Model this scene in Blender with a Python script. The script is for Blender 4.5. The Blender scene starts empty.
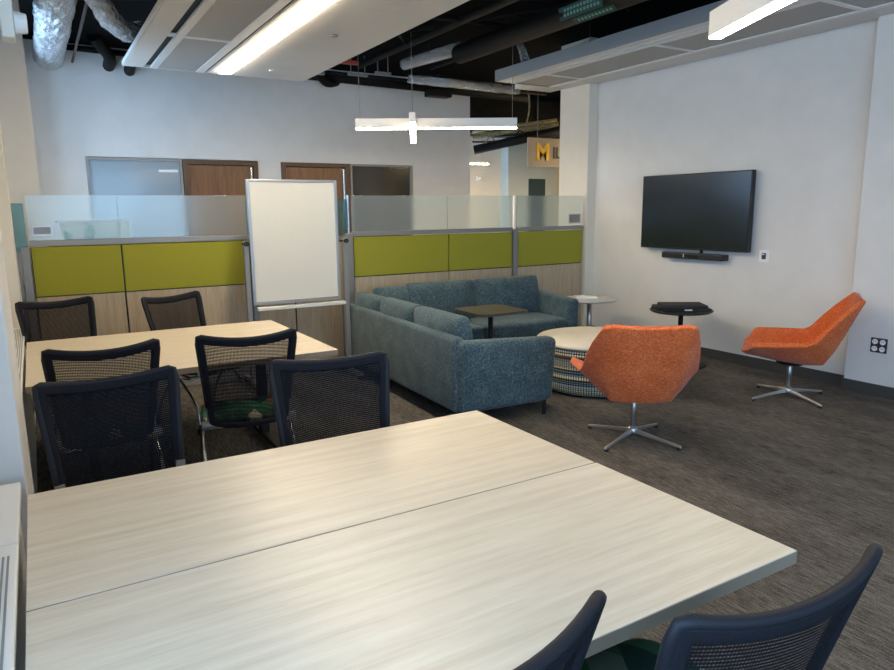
import bpy, bmesh, math, random
from mathutils import Vector, Matrix
random.seed(7)
R = math.radians
C = bpy.context.scene.collection

# ------------------------------------------------------------------ materials
def nm(name, col, rough=.6, metal=0, spec=.5, sheen=0, emit=None, es=0):
    m = bpy.data.materials.new(name); m.use_nodes = True
    b = m.node_tree.nodes['Principled BSDF']
    b.inputs['Base Color'].default_value = (*col, 1)
    b.inputs['Roughness'].default_value = rough
    b.inputs['Metallic'].default_value = metal
    b.inputs['Specular IOR Level'].default_value = spec
    if sheen: b.inputs['Sheen Weight'].default_value = sheen
    if emit:
        b.inputs['Emission Color'].default_value = (*emit, 1); b.inputs['Emission Strength'].default_value = es
    return m
def N(m, t, **k):
    n = m.node_tree.nodes.new(t)
    for a, v in k.items():
        if hasattr(n, a): setattr(n, a, v)
    return n
def L(m, a, b): m.node_tree.links.new(a, b)
def bsdf(m): return m.node_tree.nodes['Principled BSDF']
def ramp(m, fac, stops, const=False):
    r = N(m, 'ShaderNodeValToRGB'); cr = r.color_ramp
    if const: cr.interpolation = 'CONSTANT'
    while len(cr.elements) < len(stops): cr.elements.new(.5)
    for e, (p, c) in zip(cr.elements, stops): e.position = p; e.color = (*c, 1)
    L(m, fac, r.inputs[0]); return r.outputs[0]
def coords(m, scale=(1,1,1), rot=(0,0,0)):
    tc = N(m, 'ShaderNodeTexCoord'); mp = N(m, 'ShaderNodeMapping')
    mp.inputs['Scale'].default_value = scale; mp.inputs['Rotation'].default_value = rot
    L(m, tc.outputs['Object'], mp.inputs[0]); return mp.outputs[0]
def noise(m, vec, scale, detail=4, rough=.6):
    n = N(m, 'ShaderNodeTexNoise'); n.inputs['Scale'].default_value = scale
    n.inputs['Detail'].default_value = detail; n.inputs['Roughness'].default_value = rough
    L(m, vec, n.inputs['Vector']); return n.outputs['Fac']
def bump(m, fac, strength=.3, dist=.002):
    b = N(m, 'ShaderNodeBump'); b.inputs['Strength'].default_value = strength; b.inputs['Distance'].default_value = dist
    L(m, fac, b.inputs['Height']); L(m, b.outputs[0], bsdf(m).inputs['Normal'])
def noisy(name, c1, c2, scale=(1,1,1), ns=20, rough=.7, bs=0, bd=.002, sheen=0, spec=.5, lo=.35, hi=.65, metal=0):
    m = nm(name, c1, rough, metal, spec, sheen)
    f = noise(m, coords(m, scale), ns)
    L(m, ramp(m, f, [(lo, c1), (hi, c2)]), bsdf(m).inputs['Base Color'])
    if bs: bump(m, f, bs, bd)
    return m
def mathn(m, op, a, b=None):
    n = N(m, 'ShaderNodeMath'); n.operation = op
    for i, v in enumerate((a, b)):
        if v is None: continue
        if isinstance(v, (int, float)): n.inputs[i].default_value = v
        else: L(m, v, n.inputs[i])
    return n.outputs[0]

M = {}
M['paint'] = noisy('white_wall_paint', (.71,.70,.675), (.75,.74,.715), ns=3, rough=.75, spec=.25)
M['cream'] = noisy('cream_wall_paint', (.74,.69,.59), (.77,.72,.62), ns=3, rough=.75, spec=.25)
M['deck'] = noisy('black_painted_deck', (.003,.003,.003), (.005,.005,.005), ns=4, rough=.9, spec=.08)
M['black'] = nm('black_painted_steel', (.010,.010,.010), .55, spec=.3)
M['darkpipe'] = noisy('dark_pipe_paint', (.0035,.0035,.0035), (.007,.0065,.006), ns=8, rough=.6, spec=.18)
M['plastic'] = nm('black_plastic', (.014,.014,.016), .45)
M['chrome'] = nm('polished_chrome', (.62,.62,.62), .22, 1)
M['brushed'] = nm('brushed_aluminium', (.50,.50,.49), .38, 1)
M['greymetal'] = nm('grey_painted_metal', (.27,.265,.26), .45, .3)
M['white'] = nm('white_enamel', (.78,.77,.74), .4)
M['panelwhite'] = noisy('ceiling_panel_white', (.66,.64,.60), (.70,.68,.64), ns=2, rough=.55)
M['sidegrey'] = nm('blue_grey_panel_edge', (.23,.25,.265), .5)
M['board'] = nm('whiteboard_surface', (.76,.74,.66), .3)
M['baseboard'] = nm('dark_rubber_base', (.055,.053,.05), .6)
M['rubber'] = nm('black_rubber', (.02,.02,.02), .8)
M['brown'] = nm('dark_brown_plate', (.05,.032,.025), .5)
M['redpaint'] = nm('red_pipe_paint', (.42,.06,.04), .5)
M['sticker'] = nm('dark_green_sticker', (.006,.06,.04), .5)
M['stickerink'] = nm('pale_green_ink', (.16,.32,.24), .5)
M['yellow'] = nm('yellow_vinyl', (.85,.52,.02), .5)
M['ink'] = nm('dark_grey_ink', (.04,.04,.05), .5)
M['signboard'] = noisy('beige_sign_board', (.42,.36,.29), (.47,.40,.32), ns=6, rough=.7)
M['led'] = nm('led_diffuser', (.9,.9,.9), .5, emit=(1,.83,.60), es=52)
M['ledfar'] = nm('led_diffuser_far', (.9,.9,.9), .5, emit=(1,.75,.43), es=115)
M['ledcross'] = nm('led_diffuser_pendant', (.9,.9,.9), .5, emit=(1,.80,.54), es=55)
M['conduit'] = noisy('yellowish_cable_bundle', (.22,.17,.07), (.45,.40,.22), scale=(1,1,1), ns=30, rough=.6)
M['paper'] = nm('white_paper', (.92,.92,.92), .5)
M['tealpaint'] = noisy('pale_teal_wall_paint', (.50,.56,.54), (.53,.59,.57), ns=3, rough=.7)
M['tophex'] = noisy('cream_laminate_top', (.74,.69,.60), (.78,.73,.64), ns=10, rough=.4)
M['greytop'] = noisy('pale_grey_laminate_top', (.55,.53,.49), (.6,.58,.54), ns=10, rough=.45)
M['dtop'] = noisy('dark_olive_laminate_top', (.05,.045,.035), (.065,.058,.045), ns=12, rough=.3)
M['tv'] = nm('glossy_black_screen', (.010,.016,.020), .22, spec=.6)
M['padfab'] = noisy('black_nylon_case', (.012,.012,.012), (.03,.03,.03), ns=80, rough=.7, bs=.3)

def wood(name, base, dark, light, axis_scale, rough=.4):
    m = nm(name, base, rough)
    v = coords(m, axis_scale)
    f1 = noise(m, v, 6, 8, .65); f2 = noise(m, v, 30, 3, .6)
    f = mathn(m, 'ADD', mathn(m, 'MULTIPLY', f1, .75), mathn(m, 'MULTIPLY', f2, .25))
    L(m, ramp(m, f, [(.36, dark), (.5, base), (.64, light)]), bsdf(m).inputs['Base Color'])
    return m
M['tabletop'] = wood('pale_ash_laminate', (.67,.58,.45), (.59,.505,.38), (.73,.65,.52), (.30,5,5), .36)
M['tableedge'] = nm('taupe_edge_band', (.25,.195,.14), .5)
M['panelwood'] = wood('pale_oak_panel_laminate', (.44,.35,.24), (.37,.285,.19), (.50,.41,.29), (9,9,.5), .5)
M['doorwood'] = wood('warm_walnut_door_veneer', (.20,.09,.035), (.14,.06,.024), (.26,.12,.05), (7,7,.5), .45)
M['framewood'] = wood('dark_walnut_frame', (.10,.05,.025), (.07,.035,.016), (.13,.07,.035), (7,7,.5), .5)
M['green'] = noisy('lime_green_panel_fabric', (.27,.26,.020), (.35,.335,.030), ns=160, rough=.9, bs=.3, bd=.001)

def carpet():
    m = nm('grey_brown_carpet', (.05,.05,.05), .95, spec=.15)
    v1 = coords(m, (42, 4.5, 1)); v2 = coords(m, (3, .8, 1)); v3 = coords(m, (1,1,1))
    f = mathn(m, 'ADD', mathn(m, 'MULTIPLY', noise(m, v1, 2.2, 5, .75), .53), mathn(m, 'MULTIPLY', noise(m, v2, 1.5, 2, .5), .15))
    f = mathn(m, 'ADD', f, mathn(m, 'MULTIPLY', noise(m, v3, 150, 3, .7), .32))
    L(m, ramp(m, f, [(.40, (.030,.027,.024)), (.49, (.085,.077,.068)), (.58, (.175,.160,.142))]), bsdf(m).inputs['Base Color'])
    bump(m, f, .6, .006)
    return m
M['carpet'] = carpet()

def tweed(name, a, b, c, rough=.95, s=1.0):
    m = nm(name, a, rough, spec=.15, sheen=.15)
    v = coords(m, (60*s, 60*s, 260*s)); v2 = coords(m, (220*s, 220*s, 50*s)); v3 = coords(m, (7,7,7))
    f = mathn(m, 'ADD', mathn(m, 'MULTIPLY', noise(m, v, 1, 2, .6), .5), mathn(m, 'MULTIPLY', noise(m, v2, 1, 2, .6), .5))
    f = mathn(m, 'ADD', mathn(m, 'MULTIPLY', f, .85), mathn(m, 'MULTIPLY', noise(m, v3, 1, 2, .5), .15))
    L(m, ramp(m, f, [(.38, a), (.5, b), (.64, c)]), bsdf(m).inputs['Base Color'])
    bump(m, f, .5, .003)
    return m
M['sofa'] = tweed('blue_teal_tweed', (.020,.043,.056), (.052,.092,.110), (.15,.205,.22), s=.8)
M['orange'] = tweed('orange_melange_fabric', (.46,.075,.018), (.66,.13,.032), (.80,.25,.10), s=.8)

def stripes_fabric():
    m = nm('multicolour_striped_weave', (.2,.2,.2), .9, spec=.2)
    tc = N(m, 'ShaderNodeTexCoord'); sx = N(m, 'ShaderNodeSeparateXYZ'); L(m, tc.outputs['Object'], sx.inputs[0])
    z = sx.outputs[2]
    band = N(m, 'ShaderNodeTexNoise'); band.noise_dimensions = '1D'; band.inputs['Scale'].default_value = 26; band.inputs['Detail'].default_value = 1
    L(m, z, band.inputs['W'])
    col = ramp(m, band.outputs['Fac'], [(.0,(.02,.035,.06)), (.34,(.04,.16,.24)), (.42,(.30,.36,.40)), (.47,(.05,.03,.02)), (.52,(.50,.38,.05)), (.57,(.55,.55,.48)), (.62,(.08,.22,.30)), (.70,(.30,.17,.12))], True)
    ang = mathn(m, 'ARCTAN2', sx.outputs[1], sx.outputs[0])
    w = mathn(m, 'SINE', mathn(m, 'MULTIPLY', ang, 150))
    row = mathn(m, 'SINE', mathn(m, 'MULTIPLY', z, 260))
    k = mathn(m, 'GREATER_THAN', mathn(m, 'MULTIPLY', mathn(m, 'ADD', w, .75), mathn(m, 'ADD', row, 1.2)), .12)
    mx = N(m, 'ShaderNodeMix'); mx.data_type = 'RGBA'
    L(m, k, mx.inputs[0]); mx.inputs[6].default_value = (.02,.022,.026,1); L(m, col, mx.inputs[7])
    L(m, mx.outputs[2], bsdf(m).inputs['Base Color'])
    return m
M['weave'] = stripes_fabric()

def harlequin():
    m = nm('green_orange_patchwork_fabric', (.05,.2,.1), .85, spec=.2)
    v = coords(m, (11, 11, 11), (0,0,.5))
    sx = N(m, 'ShaderNodeSeparateXYZ'); L(m, v, sx.inputs[0])
    fx = mathn(m, 'FLOOR', sx.outputs[0]); fy = mathn(m, 'FLOOR', mathn(m, 'ADD', sx.outputs[1], mathn(m, 'MULTIPLY', mathn(m, 'FRACT', sx.outputs[0]), 1.0)))
    cb = N(m, 'ShaderNodeCombineXYZ'); L(m, fx, cb.inputs[0]); L(m, fy, cb.inputs[1])
    wn = N(m, 'ShaderNodeTexWhiteNoise'); L(m, cb.outputs[0], wn.inputs['Vector'])
    L(m, ramp(m, wn.outputs['Value'], [(0,(.02,.11,.05)), (.3,(.01,.04,.03)), (.48,(.05,.20,.10)), (.64,(.50,.10,.03)), (.78,(.10,.14,.10)), (.9,(.55,.52,.42))], True), bsdf(m).inputs['Base Color'])
    return m
M['patch'] = harlequin()

def mesh_fabric():
    m = nm('black_open_mesh_fabric', (.009,.009,.012), .85, spec=.12)
    tc = N(m, 'ShaderNodeTexCoord'); sx = N(m, 'ShaderNodeSeparateXYZ'); L(m, tc.outputs['Object'], sx.inputs[0])
    a = mathn(m, 'SINE', mathn(m, 'MULTIPLY', mathn(m, 'ADD', sx.outputs[2], mathn(m, 'MULTIPLY', sx.outputs[0], .12)), 760))
    b = mathn(m, 'SINE', mathn(m, 'MULTIPLY', sx.outputs[0], 900))
    hole = mathn(m, 'GREATER_THAN', mathn(m, 'ADD', a, mathn(m, 'MULTIPLY', b, .55)), .45)
    tr = N(m, 'ShaderNodeBsdfTransparent'); mix = N(m, 'ShaderNodeMixShader')
    L(m, mathn(m, 'MULTIPLY', hole, .56), mix.inputs[0]); L(m, bsdf(m).outputs[0], mix.inputs[1]); L(m, tr.outputs[0], mix.inputs[2])
    L(m, mix.outputs[0], m.node_tree.nodes['Material Output'].inputs['Surface'])
    return m
M['mesh'] = mesh_fabric()
M['rim'] = noisy('black_ribbed_edge_fabric', (.008,.008,.011), (.014,.014,.019), ns=300, rough=.8, bs=.3, spec=.15)

def piping():
    m = nm('ribbed_navy_piping', (.012,.016,.03), .6, spec=.3)
    tc = N(m, 'ShaderNodeTexCoord'); sx = N(m, 'ShaderNodeSeparateXYZ'); L(m, tc.outputs['Object'], sx.inputs[0])
    w = mathn(m, 'SINE', mathn(m, 'MULTIPLY', mathn(m, 'ADD', sx.outputs[1], mathn(m, 'MULTIPLY', sx.outputs[2], 1.0)), 1400))
    L(m, ramp(m, w, [(.3, (.006,.006,.008)), (.9, (.020,.023,.034))]), bsdf(m).inputs['Base Color']); return m
M['piping'] = piping()
def frosted(name, tint, tr=.86):
    m = bpy.data.materials.new(name); m.use_nodes = True
    nt = m.node_tree; nt.nodes.remove(nt.nodes['Principled BSDF'])
    rf = N(m, 'ShaderNodeBsdfRefraction'); rf.inputs['Color'].default_value = (*tint, 1); rf.inputs['Roughness'].default_value = .20; rf.inputs['IOR'].default_value = 1.12
    df = N(m, 'ShaderNodeBsdfTranslucent'); df.inputs['Color'].default_value = (*[min(1, t) for t in tint], 1)
    d2 = N(m, 'ShaderNodeBsdfDiffuse'); d2.inputs['Color'].default_value = (*tint, 1)
    gl = N(m, 'ShaderNodeBsdfGlossy'); gl.inputs['Roughness'].default_value = .12
    m1 = N(m, 'ShaderNodeMixShader'); m1.inputs[0].default_value = .5; L(m, df.outputs[0], m1.inputs[1]); L(m, d2.outputs[0], m1.inputs[2])
    m2 = N(m, 'ShaderNodeMixShader'); m2.inputs[0].default_value = tr; L(m, m1.outputs[0], m2.inputs[1]); L(m, rf.outputs[0], m2.inputs[2])
    m3 = N(m, 'ShaderNodeMixShader'); fr = N(m, 'ShaderNodeFresnel'); fr.inputs[0].default_value = 1.45
    L(m, fr.outputs[0], m3.inputs[0]); L(m, m2.outputs[0], m3.inputs[1]); L(m, gl.outputs[0], m3.inputs[2])
    L(m, m3.outputs[0], nt.nodes['Material Output'].inputs['Surface'])
    return m
M['frost'] = frosted('frosted_glass', (.90,.95,.94))
M['tealglass'] = frosted('teal_frosted_glass', (.45,.66,.68))
M['bluepane'] = frosted('blue_reflection_glass', (.62,.72,.78), .25)  # blue daylight reflection put into the glass tint
def clear(name, tint, gloss=.12, base=.0):
    m = bpy.data.materials.new(name); m.use_nodes = True
    nt = m.node_tree; nt.nodes.remove(nt.nodes['Principled BSDF'])
    t = N(m, 'ShaderNodeBsdfTransparent'); t.inputs[0].default_value = (*tint, 1)
    g = N(m, 'ShaderNodeBsdfGlossy'); g.inputs['Roughness'].default_value = .03
    x = N(m, 'ShaderNodeMixShader'); x.inputs[0].default_value = gloss
    L(m, t.outputs[0], x.inputs[1]); L(m, g.outputs[0], x.inputs[2]); L(m, x.outputs[0], nt.nodes['Material Output'].inputs['Surface'])
    return m
M['winglass'] = clear('clear_window_glass', (.93,.96,.97), .06)
M['darkglass'] = nm('dark_interior_glass', (.045,.040,.032), .12, spec=.7)
M['screenteal'] = nm('dark_teal_pane', (.03,.055,.055), .2)
M['binplastic'] = clear('milky_plastic', (.9,.92,.88), .1)
M['bincloth'] = noisy('green_bin_contents', (.22,.50,.34), (.86,.88,.70), ns=5, rough=.6, lo=.38, hi=.5)
def foil():
    m = nm('crinkled_foil', (.75,.74,.72), .25, .75)
    f = noise(m, coords(m, (1,1,1)), 16, 5, .7)
    bump(m, f, 1.0, .12); return m
M['foil'] = foil()
M['ductwrap'] = noisy('silver_duct_wrap', (.45,.46,.47), (.68,.69,.70), scale=(1,.5,1), ns=7, rough=.32, bs=1, bd=.08, metal=.5)
def perf():
    m = nm('perforated_white_metal', (.5,.5,.48), .6)
    v = N(m, 'ShaderNodeTexCoord'); sx = N(m, 'ShaderNodeSeparateXYZ'); L(m, v.outputs['Object'], sx.inputs[0])
    a = mathn(m, 'SINE', mathn(m, 'MULTIPLY', sx.outputs[0], 350)); b = mathn(m, 'SINE', mathn(m, 'MULTIPLY', sx.outputs[1], 350))
    k = mathn(m, 'GREATER_THAN', mathn(m, 'MULTIPLY', a, b), .35)
    L(m, ramp(m, k, [(0, (.50,.49,.46)), (1, (.16,.155,.15))]), bsdf(m).inputs['Base Color']); return m
M['perf'] = perf()

# ------------------------------------------------------------------ geometry helpers
def box(bm, x0, x1, y0, y1, z0, z1, mat=0, mx=None):
    vs = [bm.verts.new((x, y, z)) for x in (x0, x1) for y in (y0, y1) for z in (z0, z1)]
    if mx is not None:
        for v in vs: v.co = mx @ v.co
    for q in ((0,1,3,2), (4,6,7,5), (0,4,5,1), (2,3,7,6), (0,2,6,4), (1,5,7,3)):
        f = bm.faces.new([vs[i] for i in q]); f.material_index = mat
    return vs
def ring(c, d, r, n, up=None):
    d = d.normalized(); u = d.orthogonal().normalized() if up is None else (up - d*up.dot(d)).normalized(); w = d.cross(u)
    return [c + (u*math.cos(2*math.pi*i/n) + w*math.sin(2*math.pi*i/n))*r for i in range(n)]
def tube(bm, pts, r, n=10, mat=0, closed=False):
    pts = [Vector(p) for p in pts]; rs = r if isinstance(r, (list, tuple)) else [r]*len(pts)
    prev = None; rows = []; up = None
    for i, p in enumerate(pts):
        d = (pts[min(i+1, len(pts)-1)] - pts[max(i-1, 0)])
        if up is None: up = d.normalized().orthogonal().normalized()
        up = (up - d.normalized()*up.dot(d.normalized()));
        if up.length < 1e-4: up = d.normalized().orthogonal()
        up.normalize()
        rows.append([bm.verts.new(q) for q in ring(p, d, rs[i], n, up)])
    for a, b in zip(rows, rows[1:]):
        for i in range(n):
            f = bm.faces.new((a[i], a[(i+1) % n], b[(i+1) % n], b[i])); f.smooth = True; f.material_index = mat
    for row in (rows[0][::-1], rows[-1]): bm.faces.new(row).material_index = mat
def crinkle(bm, a):
    for v in bm.verts: v.co += Vector((random.uniform(-a, a), random.uniform(-a, a), random.uniform(-a, a)))
    for f in bm.faces: f.smooth = False
def smooth_path(pts, k=6):
    pts = [Vector(p) for p in pts]; out = []
    P = [pts[0]] + pts + [pts[-1]]
    for i in range(1, len(P)-2):
        p0, p1, p2, p3 = P[i-1:i+3]
        for j in range(k):
            t = j/k
            out.append(.5*((2*p1) + (p2-p0)*t + (2*p0-5*p1+4*p2-p3)*t*t + (3*p1-p0-3*p2+p3)*t**3))
    out.append(pts[-1]); return out
def lathe(bm, prof, cx=0, cy=0, n=40, mat=0, smooth=True, sx=1, sy=1):
    rows = []
    for r, z in prof:
        if r < 1e-5: rows.append([bm.verts.new((cx, cy, z))])
        else: rows.append([bm.verts.new((cx+sx*r*math.cos(2*math.pi*i/n), cy+sy*r*math.sin(2*math.pi*i/n), z)) for i in range(n)])
    for a, b in zip(rows, rows[1:]):
        for i in range(n):
            j = (i+1) % n
            if len(a) == 1: f = bm.faces.new((a[0], b[j], b[i]))
            elif len(b) == 1: f = bm.faces.new((a[i], a[j], b[0]))
            else: f = bm.faces.new((a[i], a[j], b[j], b[i]))
            f.smooth = smooth; f.material_index = mat
def obj(name, bm, mats, parent=None, bevel=0, seg=2, sub=0, smooth=False, solid=0, loc=None, rotz=0):
    bmesh.ops.recalc_face_normals(bm, faces=bm.faces[:])
    me = bpy.data.meshes.new(name); bm.to_mesh(me); bm.free()
    if not isinstance(mats, (list, tuple)): mats = [mats]
    for m in mats: me.materials.append(M[m] if isinstance(m, str) else m)
    if smooth:
        for p in me.polygons: p.use_smooth = True
    o = bpy.data.objects.new(name, me); C.objects.link(o)
    if parent: o.parent = parent
    if loc: o.location = loc
    o.rotation_euler.z = rotz
    if solid:
        s = o.modifiers.new('s', 'SOLIDIFY'); s.thickness = solid; s.offset = 0
    if bevel:
        b = o.modifiers.new('b', 'BEVEL'); b.width = bevel; b.segments = seg; b.limit_method = 'ANGLE'; b.angle_limit = R(40)
        b.harden_normals = False
    if sub:
        s = o.modifiers.new('u', 'SUBSURF'); s.levels = sub; s.render_levels = sub
    return o
def bx(name, dims, mat, parent=None, bevel=.003, **k):
    bm = bmesh.new(); box(bm, *dims); return obj(name, bm, mat, parent, bevel, **k)
def tag(o, label, cat, group=None, kind=None):
    o['label'] = label; o['category'] = cat
    if group: o['group'] = group
    if kind: o['kind'] = kind
    return o
def thing(name, label, cat, loc=(0,0,0), rotz=0, group=None):
    o = bpy.data.objects.new(name, None); C.objects.link(o); o.empty_display_size = .1
    o.location = loc; o.rotation_euler.z = rotz; return tag(o, label, cat, group)
def struct(name, bm, mat, label=None, **k):
    o = obj(name, bm, mat, **k); o['kind'] = 'structure'
    if label: o['label'] = label
    o['category'] = name.split('_')[0]
    return o
def sbox(name, dims, mat, label=None, **k):
    bm = bmesh.new()
    for d in (dims if isinstance(dims[0], (tuple, list)) else [dims]): box(bm, *d)
    return struct(name, bm, mat, label, **k)
def dup(root, loc, rotz, label, group=None):
    r = root.copy(); C.objects.link(r); r.location = loc; r.rotation_euler.z = rotz
    r['label'] = label
    if group: r['group'] = group
    for ch in list(root.children):
        c = ch.copy(); C.objects.link(c); c.parent = r
        for g in list(ch.children):
            d = g.copy(); C.objects.link(d); d.parent = c
    return r

# ------------------------------------------------------------------ setting
WX = 6.12; BY = 9.8; TOP = 3.62; SY = -4.5
LX = -.45
sbox('floor', (LX-.2, 13, SY-.2, 12.7, -.1, 0), 'carpet', 'dark grey and brown streaked carpet floor')
sbox('ceiling', (LX-.2, 13, SY-.2, 12.7, TOP, TOP+.15), 'deck', 'black painted open deck ceiling')
# left wall: sill-height lower wall, header, piers between windows
lw = [(LX-.2, LX, SY, BY, 0, .70), (LX-.2, LX, SY, 7.45, 3.05, TOP), (LX-.2, LX, 7.45, BY, 3.40, TOP)]
lw.append((LX-.2, LX, 9.1, BY, 3.05, 3.40))
for y0, y1 in ((SY, -4.1), (-1.6, -1.1), (1.15, 7.45), (9.1, BY)): lw.append((LX-.2, LX, y0, y1, .70, 3.05))
sbox('wall_left', lw, 'paint', 'white left wall with window openings')
sbox('trim_1', (LX, -.107, 2.63, 3.28, 0, TOP), 'paint', 'off-white pier projecting from left wall beside table', bevel=.004)
sbox('trim_2', [(LX, .10, 7.38, 7.45, 0, TOP), (LX, .04, 9.1, BY, 0, TOP), (LX, .04, 7.45, 9.1, 0, .7), (LX, .04, 7.45, 9.1, 3.40, TOP)], 'paint', 'white wall casing in far left corner, thickened to shade the back wall')  # casing depth shaped to hold window light off the back wall corner
sbox('trim_7', (LX, -.128, 6.2, 6.5, 0, TOP), 'cream', 'off-white pier at left wall just before the partition')
for i, (y0, y1) in enumerate(((-4.1, -1.6), (-1.1, 1.15), (7.45, 9.1))):
    bm = bmesh.new()
    zt = 3.40 if y0 > 7 else 3.05
    for yy in (y0, (y0+y1)/2-.03, y1-.06): box(bm, LX-.13, LX-.05, yy, yy+.06, .70, zt)
    for zz in (.70, 2.2, zt-.06): box(bm, LX-.13, LX-.05, y0, y1, zz, zz+.06)
    w = struct('window_%d' % (i+1), bm, 'greymetal', 'tall window in left wall, number %d from the near end' % (i+1))
    bx('window_pane', (LX-.095, LX-.085, y0, y1, .72, zt-.02), 'winglass', w, bevel=0)
sbox('wall_near', [(LX, 13, SY-.2, SY, 0, .7), (LX, 13, SY-.2, SY, 3.05, TOP), (LX, -.1, SY-.2, SY, .7, 3.05), (3.4, 13, SY-.2, SY, .7, 3.05)], 'paint', 'white wall behind the viewer')
sbox('wall_right', [(WX, WX+.2, SY, 6.56, 0, TOP)], 'paint', 'white right wall carrying the television')
w8 = sbox('window_8', [(-.1, 3.4, SY-.13, SY-.05, .7, .76), (-.1, 3.4, SY-.13, SY-.05, 2.99, 3.05)] + [(-.1+k*1.147, -.04+k*1.147, SY-.13, SY-.05, .76, 2.99) for k in range(4)], 'greymetal', 'wide window behind the viewer')
bx('window_pane', (-.1, 3.4, SY-.095, SY-.085, .72, 3.03), 'winglass', w8, bevel=0)
sbox('trim_3', (6.02, WX, SY, 3.24, 0, TOP), 'paint', 'shallow white pilaster on right wall', bevel=.003)
sbox('trim_4', (5.978, WX+.2, 6.56, 7.10, 0, TOP), 'cream', 'cream end column of the right wall', bevel=.004)
sbox('wall_back', [(LX, .654, BY, BY+.15, 0, TOP), (.654, 2.80, BY, BY+.15, 2.305, TOP), (2.80, 3.13, BY, BY+.15, 0, TOP),
                   (3.13, 5.26, BY, BY+.15, 2.295, TOP), (5.26, 6.344, BY, BY+.15, 0, TOP), (LX, 6.34, BY+.5, BY+.55, 0, TOP)], 'paint', 'pale back wall with doors and office windows')
sbox('wall_far', (6.34, 13, 12.5, 12.7, 0, TOP), 'cream', 'cream wall at end of corridor')
sbox('wall_side', (13, 13.2, SY, 12.7, 0, TOP), 'paint')
sbox('trim_6', (8.90, 10.2, 12.25, 12.5, 0, TOP), 'tealpaint', 'pale teal column in the corridor')
sbox('baseboard_right', [(WX-.012, WX, 3.24, 6.56, 0, .10), (6.008, 6.02, SY, 3.252, 0, .10), (6.02, WX, 3.24, 3.252, 0, .10)], 'baseboard', 'dark rubber baseboard along right wall')
sbox('baseboard_left', [(-.107, -.100, 2.63, 3.28, 0, .1)], 'baseboard', 'dark baseboard on left pier')
sbox('baseboard_back', [(LX, .654, BY-.012, BY, 0, .1), (5.26, 6.344, BY-.012, BY, 0, .1)], 'baseboard')

# back wall doors and office windows
def wood_door(n, x0, x1, label):
    zt = 2.295
    bm = bmesh.new()
    box(bm, x0, x0+.07, BY-.02, BY+.1, 0, zt); box(bm, x1-.07, x1, BY-.02, BY+.1, 0, zt); box(bm, x0+.07, x1-.07, BY-.02, BY+.1, zt-.06, zt)
    d = struct('door_%d' % n, bm, 'framewood', label, bevel=.004)
    bx('door_leaf', (x0+.075, x1-.075, BY+.02, BY+.065, .01, zt-.065), 'doorwood', d)
    bx('door_edge_strip', (x1-.115, x1-.085, BY-.03, BY+.01, .01, zt-.07), 'chrome', d, bevel=.008)
    bm = bmesh.new(); tube(bm, [(x1-.2, BY+.02, 1.0), (x1-.2, BY-.05, 1.0), (x1-.32, BY-.05, 1.0)], .011)
    obj('door_handle', bm, 'brushed', d)
wood_door(1, 1.80, 2.80, 'walnut door left of the whiteboard')
wood_door(2, 3.13, 4.18, 'walnut door behind the whiteboard')
def office_window(n, x0, x1, pane, label):
    zt = 2.295
    bm = bmesh.new()
    for a in (x0, x1-.03): box(bm, a, a+.03, BY-.015, BY+.08, 0, zt)
    box(bm, x0+.03, x1-.03, BY-.015, BY+.08, zt-.03, zt); box(bm, x0+.03, x1-.03, BY-.015, BY+.08, 0, .05)
    w = struct('window_%d' % n, bm, 'greymetal', label)
    bx('window_pane', (x0+.03, x1-.03, BY+.02, BY+.035, .05, zt-.03), pane, w, bevel=0)
    return w
office_window(5, .654, 1.79, 'bluepane', 'pale blue office window in back wall, left')
w6 = office_window(6, 4.19, 5.24, 'darkglass', 'dark office window in back wall, right of door')

# room numbers / small white notice on blue glass
tag(bx('door_notice', (1.50, 1.74, BY+.014, BY+.02, 2.13, 2.16), 'paper', bevel=0), 'thin white strip label on pale blue office window', 'label')

# wall cupboards? sills ---------------------------------------------------------
def sill(y0, y1, label, seam=None):
    t = thing('heater_cover', label, 'heater cover', (LX, (y0+y1)/2, 0), group='window heater covers')
    h = (y1-y0)/2
    bx('cover_body', (.002, .32, -h, h, 0, .715), 'white', t, .004)
    bm = bmesh.new()
    if seam is None: box(bm, .002, .325, -h, h, .715, .74)
    else:
        box(bm, .002, .334, seam+.002, h, .715, .74); box(bm, .002, .334, -h, seam-.002, .715, .74)
    top = obj('cover_top', bm, 'white', t, .006)
    bm = bmesh.new()
    g0 = -h+.1; g1 = (seam if seam is not None else h)-.08
    k = 0
    for i in range(6): box(bm, .255+i*.011, .260+i*.011, g0, g1, .738, .7415)
    obj('grille', bm, 'sidegrey', top)
    return t
sill(-1.2, 2.54, 'white window heater cover with slotted grille beside the near table', seam=1.38)
sill(3.32, 6.18, 'white window heater cover behind the pier beside the far table')

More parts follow.
